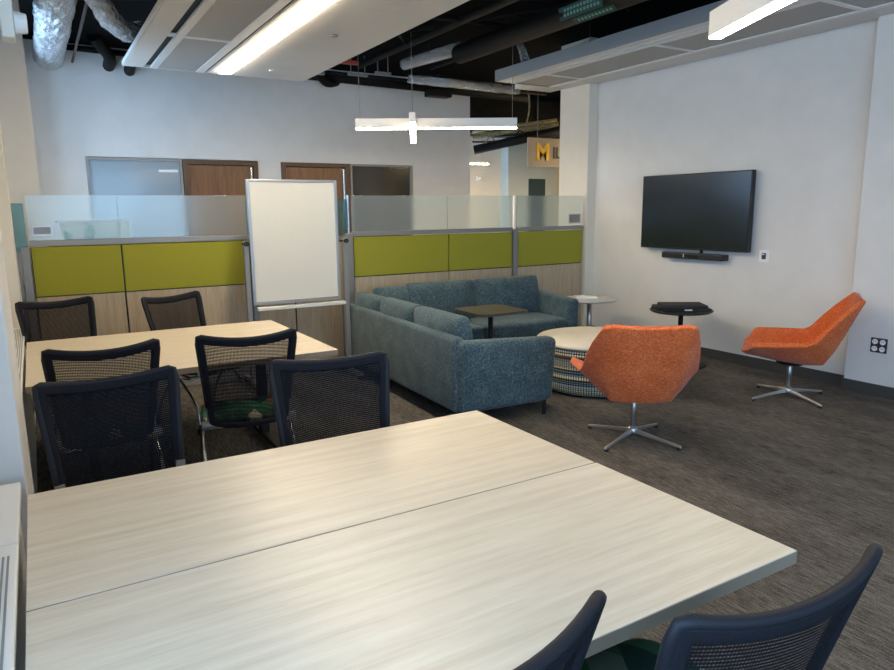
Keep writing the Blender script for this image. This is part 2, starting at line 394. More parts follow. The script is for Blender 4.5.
# ------------------------------------------------------------------ ceiling panels
def ceiling_raft(name, label, x0, x1, y0, y1, layout, z=3.09, joints=(), up=.05, side='panelwhite'):
    t = thing(name, label, 'ceiling panel', (x0, y0, z))
    W, D = x1-x0, y1-y0
    bm = bmesh.new()
    box(bm, 0, W, D-.03, D, .003, up); box(bm, 0, W, 0, .03, .003, up); box(bm, 0, .015, .03, D-.03, .003, up); box(bm, W-.015, W, .03, D-.03, .003, up)
    obj('edge_frame', bm, side, t, .003)
    bx('backing', (.015, W-.015, .03, D-.03, up-.02, up), 'black', t, 0)
    for kind, a, b in layout:
        if kind == 'flat':
            ys = [.03] + list(joints) + [D-.03]
            for p, q in zip(ys, ys[1:]): bx('flat_panel', (a, b, p+.0015, q-.0015, 0, .02), 'panelwhite', t, .001)
        elif kind == 'frame':
            bx('rib', (a, b, .03, D-.03, -.004, .025), 'white', t)
        elif kind == 'perf':
            ys = [.03] + list(joints) + [D-.03]
            for p, q in zip(ys, ys[1:]): bx('perforated_panel', (a, b, p+.025, q-.025, .006, .02), 'perf', t, 0)
            for p in joints: bx('cross_rib', (a, b, p-.025, p+.025, .0, .02), 'white', t, .001)
        elif kind == 'bridge':
            for p in joints: bx('slot_bridge', (a, b, p-.04, p+.04, .002, .02), 'white', t, .001)
    for yy in (D*.15, D*.5, D*.85):
        for xx in (W*.15, W*.85):
            bm = bmesh.new(); tube(bm, [(xx, yy, up), (xx, yy, TOP-z)], .004, 6); obj('hanger_rod', bm, 'black', t)
    return t
rj = [-1.9+1.35*k+2.0 for k in range(0, 8)]
raft = ceiling_raft('ceiling_raft', 'long white suspended ceiling panel with perforated strip above the tables', .963, 2.893, -2.0, 8.05,
    [('flat', .015, .20), ('bridge', .20, .265), ('frame', .265, .33), ('perf', .33, .72), ('frame', .72, .80), ('flat', .84, .915), ('flat', 1.062, 1.915)],
    joints=[.86+1.535*k for k in range(0, 6)])
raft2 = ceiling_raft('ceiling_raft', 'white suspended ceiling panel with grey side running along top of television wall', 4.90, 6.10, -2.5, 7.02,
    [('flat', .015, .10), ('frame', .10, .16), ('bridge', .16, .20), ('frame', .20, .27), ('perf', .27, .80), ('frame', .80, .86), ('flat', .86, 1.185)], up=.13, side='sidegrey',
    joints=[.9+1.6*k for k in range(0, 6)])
bm = bmesh.new()
box(bm, 5.4, 5.97, 7.02, 7.30, 3.09, 3.2)
tag(obj('soffit_return', bm, 'panelwhite', None, .003), 'short white ceiling return beside the cream column', 'ceiling panel')
# sprinkler escutcheon slots
bm = bmesh.new(); lathe(bm, [(0,3.078), (.03,3.078), (.035,3.089), (0,3.0899)], 2.40, 5.85, 20)
bmesh.ops.translate(bm, verts=bm.verts, vec=(-.963, 2.0, -3.09)); obj('sprinkler_cap', bm, 'greymetal', raft)
bm = bmesh.new(); lathe(bm, [(0,3.078), (.03,3.078), (.035,3.089), (0,3.0899)], 2.37, 7.55, 20)
bmesh.ops.translate(bm, verts=bm.verts, vec=(-.963, 2.0, -3.09)); obj('sprinkler_cap', bm, 'white', raft)

# ------------------------------------------------------------------ linear lights
def bar_light(label, cx, cy, z, length, rotz, w=.064, h=.13, hang=True, mat='led', grp=None, cross=None, ends=None):
    t = thing('linear_light', label, 'light', (cx, cy, z), rotz, grp)
    y0, y1 = ends or (-length/2, length/2)
    bm = bmesh.new(); box(bm, -w/2, w/2, y0, y1, .012, h)
    if cross:
        a, b = cross; box(bm, -a, -w/2, -w/2, w/2, .012, h); box(bm, w/2, b, -w/2, w/2, .012, h)
    hs = obj('housing', bm, 'white', t, .003)
    bm = bmesh.new(); box(bm, -w/2+.004, w/2-.004, y0+.004, y1-.004, 0, .012)
    if cross: box(bm, -a+.004, -w/2, -w/2+.004, w/2-.004, 0, .012); box(bm, w/2, b-.004, -w/2+.004, w/2-.004, 0, .012)
    obj('diffuser', bm, mat, t)
    if hang:
        pts = [(0, -length/2+.12), (0, length/2-.12)]
        if cross: pts = [(-a+.05, 0), (b-.05, 0), (0, 0)]
        for px, py in pts: bm = bmesh.new(); tube(bm, [(px, py, h), (px, py, TOP-z)], .003, 6); obj('suspension_wire', bm, 'greymetal', t)
    return t
bar_light('long glowing linear light set into the left ceiling panel', 1.952, 5.3, 3.072, 5.2, 0, w=.135, h=.06, hang=False)
d = Vector((math.sin(R(26)), math.cos(R(26)))); e = Vector((3.30, 2.64))
c = e - d*1.25
bar_light('white suspended linear light, its end in front of the right ceiling panel', c.x, c.y, 2.5, 2.5, -R(26), w=.07, h=.14)
# cross pendant: centre found from its crossing; long bar points away
ctr = Vector((3.80, 7.06))
t = bar_light('cross-shaped white pendant light hanging before the back wall', ctr.x, ctr.y, 2.5, 2.2, -R(28.5), w=.07, h=.115, mat='ledcross', cross=(.64, 1.18), ends=(-.52, 1.65))
bar_light('distant linear light glowing in the corridor', 7.05, 11.2, 2.45, 1.2, R(90), w=.07, h=.06, mat='ledfar')
# unseen lamps added behind the right wall to warm the corridor and back wall
bar_light('added unseen warm lamp behind the right wall, near end', 8.2, 4.6, 2.9, 3.0, 0, w=.16, mat='ledfar')
bar_light('added unseen warm lamp behind the right wall, far end', 8.9, 8.9, 2.9, 2.4, 0, w=.16, mat='ledfar')

# ------------------------------------------------------------------ pipes and ducts
def pipe(name, label, pts, r, mat='darkpipe', n=12, cat='pipe', group=None, smooth=False):
    bm = bmesh.new(); tube(bm, smooth_path(pts) if smooth else pts, r, n)
    return tag(obj(name, bm, mat), label, cat, group)
# silver duct running to back wall
bm = bmesh.new()
pts = []; rs = []
for i in range(60):
    y = BY+.02 - i*.1; pts.append((.377+.006*math.sin(i*2.1), y, 3.44+.006*math.cos(i*1.7))); rs.append(.155 + (.006 if i % 8 == 0 else random.uniform(-.004, .004)))
tube(bm, pts, rs, 28); crinkle(bm, .007)
tag(obj('silver_duct', bm, 'ductwrap'), 'silver wrapped round air duct entering the back wall, far left', 'duct')
bm = bmesh.new(); pth = smooth_path([(.45, 6.2, 3.50), (.62, 6.7, 3.42), (.80, 7.15, 3.31), (.98, 7.4, 3.28), (1.15, 7.5, 3.33)], 12)
tube(bm, pth, [.08 + .012*(i % 2) for i in range(len(pth))], 18); crinkle(bm, .013)
tag(obj('flexible_duct', bm, 'foil'), 'crinkled foil flexible duct dropping behind the left ceiling panel', 'duct')
pipe('black_pipe', 'dark pipe meeting back wall left of ceiling panel, upper', [(.82, 9.2, 3.6), (1.0, 9.5, 3.46), (1.02, 9.81, 3.40)], .07, smooth=True)
pipe('black_pipe', 'dark pipe end poking below corner of the left ceiling panel', [(1.28, 9.2, 3.5), (1.25, 9.55, 3.42), (1.25, 9.81, 3.36)], .065, smooth=True)
pipe('black_pipe', 'thin dark pipe along back wall top at far left', [(.56, 9.72, 3.56), (3.4, 9.72, 3.50)], .035)
pipe('brown_pipe', 'thin brown pipe beside the silver duct', [(.62, 9.75, 3.40), (.60, 5.5, 3.40)], .014, 'brown')
# main run crossing in front of back wall top
pipe('black_beam_pipe', 'thick black pipe crossing in front of back wall top', [(3.25, 9.55, 3.48), (7.3, 9.5, 3.42)], .075)
pipe('black_pipe', 'two-bend black pipe stub under the thick crossing pipe', [(3.55, 9.4, 3.52), (3.75, 9.5, 3.38), (3.95, 9.6, 3.42)], .06, smooth=True)
pipe('black_pipe', 'thinner black pipe just above the thick crossing pipe', [(2.9, 9.0, 3.42), (7.2, 8.9, 3.38)], .022)
bm = bmesh.new(); box(bm, 5.35, 5.75, 9.38, 9.55, 3.30, 3.40); box(bm, 5.5, 5.53, 9.38, 9.41, 3.4, TOP); tag(obj('pipe_bracket', bm, 'black', None, .01), 'black bracket under crossing pipe near wall end', 'bracket')
# large duct along Y, with insulated end
pipe('black_duct', 'large round black duct running between the ceiling panels', [(4.42, 7.05, 3.36), (4.55, -2, 3.36)], .105, n=24, cat='duct')
pipe('foil_pipe', 'foil wrapped end of the large black duct', [(4.26, 8.1, 3.42), (4.42, 7.02, 3.42)], .07, 'foil', n=20, cat='duct')
pipe('black_pipe', 'black pipe left of the large round duct', [(3.95, 8.8, 3.50), (4.05, -2, 3.50)], .045)
pipe('black_pipe', 'thin black pipe beside the right ceiling panel', [(4.72, 8.2, 3.44), (4.80, -2, 3.44)], .03)
bm = bmesh.new(); pth = smooth_path([(4.45, 8.35, 3.30), (5.0, 8.25, 3.28), (5.6, 8.3, 3.28), (6.2, 8.3, 3.28)], 8)
tube(bm, pth, .055, 14)
crinkle(bm, .008); tag(obj('insulated_pipe', bm, 'foil'), 'pale insulated pipe crossing behind right ceiling panel', 'pipe')
pipe('sprinkler_pipe', 'black sprinkler pipe crossing above the left panel edge', [(2.6, 6.4, 3.50), (5.0, 6.2, 3.50)], .022)
pipe('sprinkler_pipe', 'black sprinkler pipe crossing nearest the viewer', [(2.4, 4.6, 3.52), (5.2, 4.3, 3.52)], .022)
pipe('sprinkler_pipe', 'long diagonal black conduit among the ceiling pipes', [(2.7, 8.6, 3.50), (4.9, 5.0, 3.52)], .016)
pipe('sprinkler_pipe', 'curved black conduit between sprinkler pipes', [(3.0, 5.4, 3.5), (3.4, 6.6, 3.45), (3.9, 7.4, 3.5)], .016, smooth=True)
tag(bx('red_pipe_label', (3.25, 3.72, 8.30, 8.36, 3.40, 3.445), 'redpaint'), 'red painted pipe section near back wall top', 'pipe')
bm = bmesh.new(); box(bm, 3.42, 3.66, 4.86, 4.91, 3.36, 3.40); box(bm, 3.53, 3.54, 4.88, 4.89, 3.40, TOP)
tag(obj('red_pipe_label', bm, 'redpaint'), 'red painted strip at top edge between the panels', 'pipe')
for i, (x0, x1, y, z) in enumerate(((2.95, 3.5, 8.9, 3.36), (3.78, 4.05, 8.75, 3.36), (4.1, 4.32, 8.6, 3.38))):
    bm = bmesh.new(); box(bm, x0, x1, y, y+.05, z, z+.03)
    for q in (x0+.03, x1-.04): box(bm, q, q+.01, y+.02, y+.03, z+.03, TOP)
    tag(obj('junction_bracket', bm, 'greymetal'), ['long', 'middle', 'short'][i] + ' grey metal bracket among pipes above back wall', 'bracket')
bm = bmesh.new(); pth = smooth_path([(4.86, 6.55, 3.50), (5.0, 6.62, 3.38), (5.15, 6.75, 3.30)], 8); tube(bm, pth, [.03+.03*i/len(pth) for i in range(len(pth))], 12)
tag(obj('flexible_duct', bm, 'foil', smooth=True), 'short foil flexible duct above right ceiling panel', 'duct')
for i, (x, y) in enumerate(((3.2, 7.6), (3.5, 6.3), (4.05, 7.1), (4.82, 6.0), (4.82, 5.3), (4.8, 4.8), (3.3, 5.0), (4.82, 3.9))):
    pipe('hanger_rod', 'thin black hanger rod dropping from the deck', [(x, y, TOP-.001), (x, y, 3.34)], .007, n=6, cat='rod', group='ceiling hanger rods')
# green stickers on a black duct
bm = bmesh.new(); box(bm, -.005, 0, -.28, .28, -.055, .055)
for i in range(11): box(bm, -.007, -.005, -.24+i*.043, -.215+i*.043, -.03, -.004, 1); box(bm, -.007, -.005, -.25+i*.043, -.222+i*.043, .012, .036, 1)
st = tag(obj('duct_sticker', bm, ['sticker', 'stickerink'], loc=(4.35, 4.92, 3.345)), 'green sticker with pale lettering on the large black duct', 'sticker', 'green duct stickers')
bm = bmesh.new(); box(bm, -.005, 0, -.26, .26, -.03, .03)
for i in range(10): box(bm, -.007, -.005, -.22+i*.044, -.195+i*.044, -.012, .012, 1)
tag(obj('duct_sticker', bm, ['sticker', 'stickerink'], loc=(4.405, 4.80, 3.268)), 'smaller green lettered sticker below the larger one', 'sticker', 'green duct stickers')

for o_, a_ in ((bpy.data.objects['duct_sticker'], -12), (bpy.data.objects['duct_sticker.001'], -55)): o_.rotation_euler.y = R(a_)
# corridor services
bm = bmesh.new()
for z in (0, .1): box(bm, 0, 1.5, 0, .03, z, z+.03)
for k in range(5): box(bm, k*.36, k*.36+.03, -.12, .03, .0, .025)
tag(obj('cable_tray', bm, 'black', loc=(6.62, 10.14, 2.72), rotz=R(-37)), 'black ladder cable tray in corridor right of the back wall', 'cable tray')
pipe('cable_bundle', 'yellowish cable bundle running into the corridor, lower', [(6.62, 10.15, 2.82), (7.80, 9.3, 3.0)], .045, 'conduit')
pipe('cable_bundle', 'yellowish cable bundle running into the corridor, upper', [(6.62, 10.25, 2.92), (7.85, 9.4, 3.08)], .03, 'conduit')
pipe('corridor_beam', 'black pipe run above the hanging corridor sign', [(6.62, 10.1, 2.60), (7.75, 9.2, 2.885)], .075, 'black')
for i in range(3):
    pipe('cable_loop', ('leftmost', 'middle', 'rightmost')[i] + ' thin cable loop standing on the corridor tray', [(6.75+i*.4, 9.95-i*.3, 2.70+i*.08), (6.83+i*.4, 9.92-i*.3, 2.82+i*.08), (6.91+i*.4, 9.88-i*.3, 2.72+i*.08)], .012, ['greymetal', 'black', 'greymetal'][i], cat='cable', smooth=True)
bm = bmesh.new(); tube(bm, smooth_path([(6.9, 9.0, 3.5), (6.95, 9.0, 3.2), (6.9, 9.0, 2.95)]), .012, 8)
tag(obj('hanging_cable', bm, 'conduit'), 'yellow cable dangling down onto the cable bundles', 'cable')
bm = bmesh.new(); box(bm, 6.45, 11, 10.2, 10.9, 2.92, 3.5)  # black mass added to keep the upper corridor dark
for x in (6.6, 8, 9.4, 10.8): box(bm, x, x+.03, 10.18, 10.2, 2.88, TOP)
tag(obj('dark_corridor_mass', bm, 'darkpipe', None, .01), 'wide black box added to darken the top of the corridor', 'duct')
# hanging sign
def text_mesh(body, size, mat, ext=.002, off=0):
    cu = bpy.data.curves.new('txt', 'FONT'); cu.body = body; cu.size = size; cu.extrude = ext; cu.offset = off
    o = bpy.data.objects.new('lettering', cu); C.objects.link(o); bpy.context.view_layer.update()
    me = bpy.data.meshes.new_from_object(o.evaluated_get(bpy.context.evaluated_depsgraph_get())); bpy.data.objects.remove(o)
    me.materials.clear(); me.materials.append(M[mat]); n = bpy.data.objects.new('lettering', me); C.objects.link(n); return n
sg = thing('hanging_sign', 'beige hanging sign with yellow and dark lettering in corridor', 'sign', (6.97, 9.05, 2.27))
bx('sign_board', (0, 1.1, 0, .03, 0, .46), 'signboard', sg)
a = text_mesh('M', .36, 'yellow', .004, .014); a.parent = sg; a.location = (.16, -.005, .12); a.rotation_euler = (R(90), 0, 0); a.data.name = 'yellow_letter'
b_ = text_mesh('ILS', .25, 'ink', .004, .007); b_.parent = sg; b_.location = (.50, -.005, .15); b_.rotation_euler = (R(90), 0, 0)
for x in (.2, .9): bm = bmesh.new(); tube(bm, [(x, .015, .46), (x, .015, TOP-2.27)], .005, 6); obj('suspension_wire', bm, 'greymetal', sg)
w7 = bx('window_7', (9.45, 9.90, 12.22, 12.25, .8, 2.25), 'screenteal', None, .003); w7['kind'] = 'structure'; w7['category'] = 'window'; w7['label'] = 'dark teal glass pane on corridor column'
t = thing('fire_strobe', 'small white alarm device on the corridor wall', 'alarm', (8.30, 12.5, 2.25))
bx('alarm_body', (-.06, .06, -.05, 0, -.05, .05), 'white', t, .01); bx('alarm_lens', (-.025, .025, -.08, -.05, -.03, .03), 'paper', t, .008)

# ------------------------------------------------------------------ partition
PY = 6.61
def partition(name, label, x0, x1, seams, posts, glass=True, y=PY, stat=None):
    t = thing(name, label, 'partition', ((x0+x1)/2, y, 0)); o = -(x0+x1)/2
    W0, W1 = x0+o, x1+o
    xs = [W0] + [s+o for s in seams] + [W1]
    bx('core', (W0, W1, .012, .05, .06, 1.33), 'plastic', t)
    for a, b in zip(xs, xs[1:]):
        bx('fabric_panel', (a+.006, b-.006, -.012, .012, .925, 1.335), 'green', t, .004)
        bx('wood_panel', (a+.006, b-.006, -.010, .012, .10, .915), 'panelwood', t, .002)
        bx('glass_pane', (a+.002, b-.002, .010, .020, 1.385, 1.755), 'frost', t, .001)
    bx('top_rail', (W0, W1, -.02, .06, 1.34, 1.388), 'greymetal', t, .003)
    bx('base_rail', (W0, W1, -.012, .05, 0, .095), 'greymetal', t, .003)
    for p, zt in posts: bx('post', (p+o-.03, p+o+.03, -.028, .06, 0, zt), 'greymetal', t, .003)
    return t
pl = partition('office_partition', 'green and oak desk partition with frosted glass left of the whiteboard', -.03, 1.76, [.65], [(-.07, 1.34), (1.79, 1.34)])
pr = partition('office_partition', 'long green and oak desk partition with frosted glass behind the sofa', 2.83, 4.86, [3.98], [(2.79, 1.37), (4.90, 1.37)])
pc = partition('office_partition', 'single green and oak partition bay beside the cream column', 4.94, 5.962, [], [])
bx('glass_end_cap', (-1.065, -1.045, -.01, .03, 1.37, 1.76), 'chrome', pr, .004)
bx('end_post_cap', (1.05, 1.075, -.005, .03, 1.36, 1.757), 'white', pr, .003)
# recessed bay behind whiteboard
t = thing('office_partition', 'recessed oak partition bay behind the whiteboard', 'partition', (2.29, 6.85, 0))
bx('wood_panel', (-.48, -.03, -.01, .03, 0, 1.30), 'panelwood', t); bx('wood_panel', (-.02, .60, -.01, .03, 0, 1.30), 'panelwood', t)
bx('glass_pane', (-.48, .60, .005, .015, 1.34, 1.72), 'tealglass', t, 0)
bx('top_rail', (-.48, .60, -.02, .04, 1.30, 1.342), 'greymetal', t)
bx('seam_strip', (-.032, -.018, -.014, -.008, 0, 1.30), 'plastic', t, 0)
# end glass wing at left wall
t = thing('glass_wing', 'narrow blue glass wing between partition and window wall', 'glass panel', (-.15, 6.6, 0))
bx('glass_pane', (-.12, .105, -.005, .005, 1.30, 1.69), 'tealglass', t, 0); bx('lower_panel', (-.26, .04, -.02, .02, 0, 1.30), 'greymetal', t)
# labels on the glass
for x0, x1, z0, z1, lab in ((-.005, .145, 1.425, 1.51, 'small grey name plate on frosted glass at far left'), (5.735, 5.93, 1.42, 1.535, 'small grey name plate on frosted glass beside column')):
    pth = thing('name_plate', lab, 'name plate', ((x0+x1)/2, PY+.006, (z0+z1)/2))
    w, h = (x1-x0)/2, (z1-z0)/2
    bx('plate_frame', (-w, w, -.004, 0, -h, h), 'brushed', pth, .001); bx('plate_insert', (-w+.014, w-.014, -.007, -.004, -h+.014, h-.014), 'greymetal', pth, 0)
# plastic bin behind glass
t = thing('plastic_bin', 'milky plastic storage bin seen through frosted glass', 'bin', (.48, 6.85, 1.346))
bm = bmesh.new()
v = box(bm, -.27, .27, -.195, .17, 0, .185)
for q in bm.verts:
    if q.co.z < .01: q.co.x *= .9; q.co.y *= .9
obj('bin_body', bm, 'bincloth', t, .01)
bx('bin_rim', (-.30, .30, -.20, .18, .18, .20), 'white', t, .006)
t = thing('storage_cabinet', 'oak storage cabinet behind the left partition, carrying the milky plastic bin', 'cabinet', (.9, 6.70, 0))
bx('cabinet_body', (-.77, .78, .01, .62, 0, 1.31), 'panelwood', t); bx('cabinet_top', (-.785, .80, -.02, .64, 1.31, 1.345), 'panelwood', t)

# ------------------------------------------------------------------ whiteboard
wb = thing('flip_whiteboard', 'tall white dry-erase board on grey stand between partitions', 'whiteboard', (2.09, 6.2, 0))
bx('board_surface', (-.405, .385, -.012, .012, .79, 1.87), 'board', wb, 0)
bm = bmesh.new()
for x in (-.42, .40): box(bm, x-.014, x+.014, -.018, .018, .76, 1.885)
for z in (.76, 1.862): box(bm, -.406, .386, -.018, .018, z, z+.024)
obj('board_frame', bm, 'brushed', wb, .004)
bx('marker_tray', (-.41, .44, -.075, -.018, .715, .745), 'white', wb, .004)
for s in (-1, 1):
    x = s*.475+.005
    pp = bx('upright_post', (x-.022, x+.022, -.02, .03, .06, 1.34), 'greymetal', wb, .004)
    bm = bmesh.new(); tube(bm, [(x, -.05, 1.32), (x, -.02, 1.32)], .022, 14); tube(bm, [(x-s*.06, 0, 1.32), (x+s*.03, 0, 1.32)], .01, 8)
    obj('tilt_knob', bm, 'rubber', pp)
    bx('foot', (x-.025, x+.025, -.30, .30, .035, .07), 'greymetal', wb, .006)
    for y in (-.27, .27): bm = bmesh.new(); lathe(bm, [(0, 0), (.025, .005), (.028, .02), (.02, .036), (0, .036)], x, y, 14); obj('caster', bm, 'rubber', wb)
bx('lower_tie', (-.46, .47, -.0, .02, .11, .15), 'greymetal', wb)

# ------------------------------------------------------------------ tables
def table(name, label, x0, x1, y0, y1, far_leg=True, group=None):
    cx, cy = (x0+x1)/2, (y0+y1)/2; t = thing(name, label, 'table', (cx, cy, 0), group=group)
    a, b = (x1-x0)/2, (y1-y0)/2
    bm = bmesh.new(); box(bm, -a+.001, a-.001, -b+.001, b-.001, .722, .7402)
    tp = obj('tabletop', bm, 'tabletop', t, .0012)
    bm = bmesh.new(); box(bm, -a, a, -b, b, .704, .7375)
    obj('edge_band', bm, 'tableedge', tp, .001)
    bx('support_beam', (-a+.29, a-.29, -.04, .04, .63, .70), 'black', t, .004)
    for s in (-1, 1):
        x = s*(a-.30)
        bm = bmesh.new(); box(bm, x-.03, x+.03, -b+.10, b-.10, .665, .703); box(bm, x-.03, x+.03, -.035, .035, .04, .665); box(bm, x-.03, x+.03, -b+.08, b-.08, .03, .06)
        lg = obj('leg', bm, 'black', t, .004)
        for y in (-b+.12, b-.12): bm = bmesh.new(); lathe(bm, [(0,0), (.026,.004), (.028,.02), (.015,.03), (0,.03)], x, y, 14); obj('caster', bm, 'rubber', lg)
    return t
table('conference_table', 'pale ash table half nearest the camera', -.098, 1.582, .925, 1.655, group='near table pair')
table('conference_table', 'pale ash table half pushed behind the nearest one', -.098, 1.580, 1.661, 2.400, group='near table pair')
table('conference_table', 'far pale ash table in front of the whiteboard', -.112, 1.58, 3.985, 5.42)

# ------------------------------------------------------------------ mesh chairs
def mesh_chair(label):
    t = thing('mesh_office_chair', label, 'chair', group='black mesh office chairs')
    HB, HT = .455, .975
    def pt(u, v, off=0):
        w = .212 + .044*v**1.1
        x = u*w
        z = HB + (HT-HB)*v - .030*v*(1-u*u) - .02*(1-v)*(1-abs(u)**3)*1.2
        y = -.205 - .135*v**1.1 + .030*(1-v)*0 + .045*abs(u)**2.2 - .03*(1-v)**3*0
        return Vector((x, y-.035, z))
    nu, nv = 22, 18
    us = [-1+2*i/nu for i in range(nu+1)]; vs_ = [j/nv for j in range(nv+1)]
    bu = .87; bv0 = .06; bv1 = .925
    def patch(us, vs):
        bm = bmesh.new(); g = [[bm.verts.new(pt(u, v)) for u in us] for v in vs]
        for j in range(len(vs)-1):
            for i in range(len(us)-1):
                bm.faces.new((g[j][i], g[j][i+1], g[j+1][i+1], g[j+1][i])).smooth = True
        return bm
    inner_u = [-bu+2*bu*i/nu for i in range(nu+1)]; inner_v = [bv0+(bv1-bv0)*j/nv for j in range(nv+1)]
    obj('mesh_back', patch(inner_u, inner_v), 'mesh', t)
    bm = bmesh.new()
    path = []
    o1 = [(u, 0) for u in inner_u]
    def loop(ku, v0, v1):
        out = []
        for i in range(nu+1): out.append((-ku+2*ku*i/nu, v0))
        for j in range(1, nv+1): out.append((ku, v0+(v1-v0)*j/nv))
        for i in range(1, nu+1): out.append((ku-2*ku*i/nu, v1))
        for j in range(1, nv): out.append((-ku, v1-(v1-v0)*j/nv))
        return out
    A = loop(1, 0, 1); B = loop(bu, bv0, bv1)
    va = [bm.verts.new(pt(*q)) for q in A]; vb = [bm.verts.new(pt(*q)) for q in B]; n = len(A)
    for i in range(n): bm.faces.new((va[i], va[(i+1) % n], vb[(i+1) % n], vb[i])).smooth = True
    obj('back_frame', bm, 'rim', t, solid=.026, bevel=.010, seg=3)
    ep = [pt(-1, j/10) for j in range(2, 10)] + [pt(-.97, .985)] + [pt(-.9+1.8*i/16, 1) for i in range(17)] + [pt(.97, .985)] + [pt(1, 1-j/10) for j in range(1, 9)]
    bm = bmesh.new(); tube(bm, ep, [.0125 for i in range(len(ep))], 12); obj('edge_piping', bm, 'piping', t)
    for s in (-1, 1):
        bm = bmesh.new()
        p0 = pt(s*.97, .30); p1 = pt(s*.97, 0); path = [p0+Vector((0,.012,0)), p1+Vector((0,.012,0)), (s*.205, -.235, .445), (s*.205, -.19, .43)]
        prev = None
        rows = []
        for q in smooth_path(path, 4):
            rows.append([bm.verts.new((q.x-.017, q.y-.007, q.z)), bm.verts.new((q.x+.017, q.y-.007, q.z)), bm.verts.new((q.x+.017, q.y+.009, q.z)), bm.verts.new((q.x-.017, q.y+.009, q.z))])
        for a, b in zip(rows, rows[1:]):
            for i in range(4): bm.faces.new((a[i], a[(i+1) % 4], b[(i+1) % 4], b[i]))
        bm.faces.new(rows[0]); bm.faces.new(rows[-1])
        up = obj('back_upright', bm, 'greymetal', t, .003)
        bm = bmesh.new(); tube(bm, [(s*.175, -.19, .45), (s*.255, -.19, .45)], .024, 16); obj('pivot_knob', bm, 'greymetal', up, .003)
    # seat: shell and patterned cushion
    bm = bmesh.new()
    n = 10; g = []
    for j in range(n+1):
        v = -1+2*j/n; row = []
        for i in range(n+1):
            u = -1+2*i/n
            x = .245*u*math.sqrt(1-.22*v*v); y = .235*v*math.sqrt(1-.18*u*u)+.01; k = max(abs(u), abs(v))
            row.append(bm.verts.new((x, y, .478 - .018*k**4 - (.015*max(0, v)**3))))
        g.append(row)
    for j in range(n):
        for i in range(n): bm.faces.new((g[j][i], g[j][i+1], g[j+1][i+1], g[j+1][i])).smooth = True
    seat = obj('seat', bm, 'patch', t, solid=.035, bevel=.01, seg=2)
    bm = bmesh.new(); lathe(bm, [(0,.412), (.19,.414), (.215,.432), (.205,.446), (0,.446)], 0, .01, 32, sx=1.03, sy=1)
    obj('seat_shell', bm, 'plastic', seat)
    bm = bmesh.new()
    tube(bm, [(-.22, -.19, .43), (.22, -.19, .43)], .012); tube(bm, [(-.22, .12, .40), (.22, .12, .40)], .012)
    for s in (-1, 1): tube(bm, [(s*.215, -.19, .43), (s*.215, .14, .40)], .012)
    obj('seat_frame', bm, 'chrome', t)
    for s in (-1, 1):
        for front in (1, 0):
            bm = bmesh.new()
            if front: path = [(s*.215, -.16, .43), (s*.235, .0, .40), (s*.245, .20, .22), (s*.25, .245, .06)]
            else: path = [(s*.215, .10, .40), (s*.24, -.05, .38), (s*.25, -.19, .22), (s*.255, -.25, .06)]
            tube(bm, smooth_path(path, 5), .011, 10)
            lg = obj('leg', bm, 'chrome', t)
            yy = .25 if front else -.255
            bm = bmesh.new(); tube(bm, [(s*.238, yy, .028), (s*.268, yy, .028)], .0275, 16)
            obj('caster', bm, 'rubber', lg, .004)
    return t
def topplace(T, deg):   # T: centre of the two top back corners; deg: heading turned from +Y
    th = R(deg); off = Vector((0, -.33))
    return (T[0] - (off.x*math.cos(th) - off.y*math.sin(th)), T[1] - (off.x*math.sin(th) + off.y*math.cos(th)), 0), th
chairs = [((.236, 3.66), 1.5, 'black mesh chair tucked under near side of the far table, left'),
          ((.919, 3.60), -8, 'black mesh chair showing green patchwork seat at far table, right'),
          ((.197, 2.93), 185, 'black mesh chair facing the camera behind near table, left of pair'),
          ((1.055, 2.765), 168.5, 'black mesh chair facing the camera behind near table beside the sofa'),
          ((.092, 5.84), 191, 'black mesh chair between far table and partition, nearest left wall'),
          ((.88, 5.66), 206, 'black mesh chair angled between far table and partition, nearer the whiteboard'),
          ((1.045, .625), -4, 'black mesh chair pulled to near table at bottom right of view'),
          ((.498, .737), 6, 'black mesh chair barely showing its rim at bottom centre of view')]
first = None
for T, dg, lab in chairs:
    loc, th = topplace(T, dg)
    if first is None:
        first = mesh_chair(lab); first.location = loc; first.rotation_euler.z = th
    else: dup(first, loc, th, lab)

# ------------------------------------------------------------------ sofa
def soft(w, d, h, puff=.035, k=12, flat_bottom=False, pw=3.0):
    """rounded cushion centred on x,y with base at z=0"""
    bm = bmesh.new(); bmesh.ops.create_cube(bm, size=2)
    bmesh.ops.subdivide_edges(bm, edges=bm.edges[:], cuts=k, use_grid_fill=True)
    for v in bm.verts:
        a, b, c = v.co
        # superellipsoid rounding
        p = 16.0
        m = max(abs(a), abs(b), abs(c)); s = (abs(a)**p + abs(b)**p + abs(c)**p)**(1/p)
        a, b, c = a/s*m, b/s*m, c/s*m
        fx = 1-abs(a)**pw; fy = 1-abs(b)**pw; fz = 1-abs(c)**pw
        v.co = Vector((a*(w/2) + math.copysign(puff*.4, a)*fy*fz*(abs(a) > .95),
                       b*(d/2) + math.copysign(puff, b)*fx*fz*(abs(b) > .8),
                       (c+1)/2*h + (puff*.6*fx*fy if c > .8 else 0)))
    return bm
sf = thing('sectional_sofa', 'blue tweed L-shaped corner sofa with loose back cushions', 'sofa', (2.615, 6.47, 0), R(-2.2))
Ls, Ws = 2.36, 2.40
def slab(bm, x0, x1, y0, y1, z0, z1): box(bm, x0, x1, y0, y1, z0, z1)
def sofapart(name, x0, x1, y0, y1, z0, z1, bev=.035, top_dx=0, par=None, tops=None):
    bm = bmesh.new(); vs = box(bm, x0, x1, y0, y1, z0, z1)
    if tops: tops(vs)
    return obj(name, bm, 'sofa', par or sf, bev, seg=4, smooth=True)
sofapart('back_panel', 0, .10, -Ls+.02, 0, .12, .685)
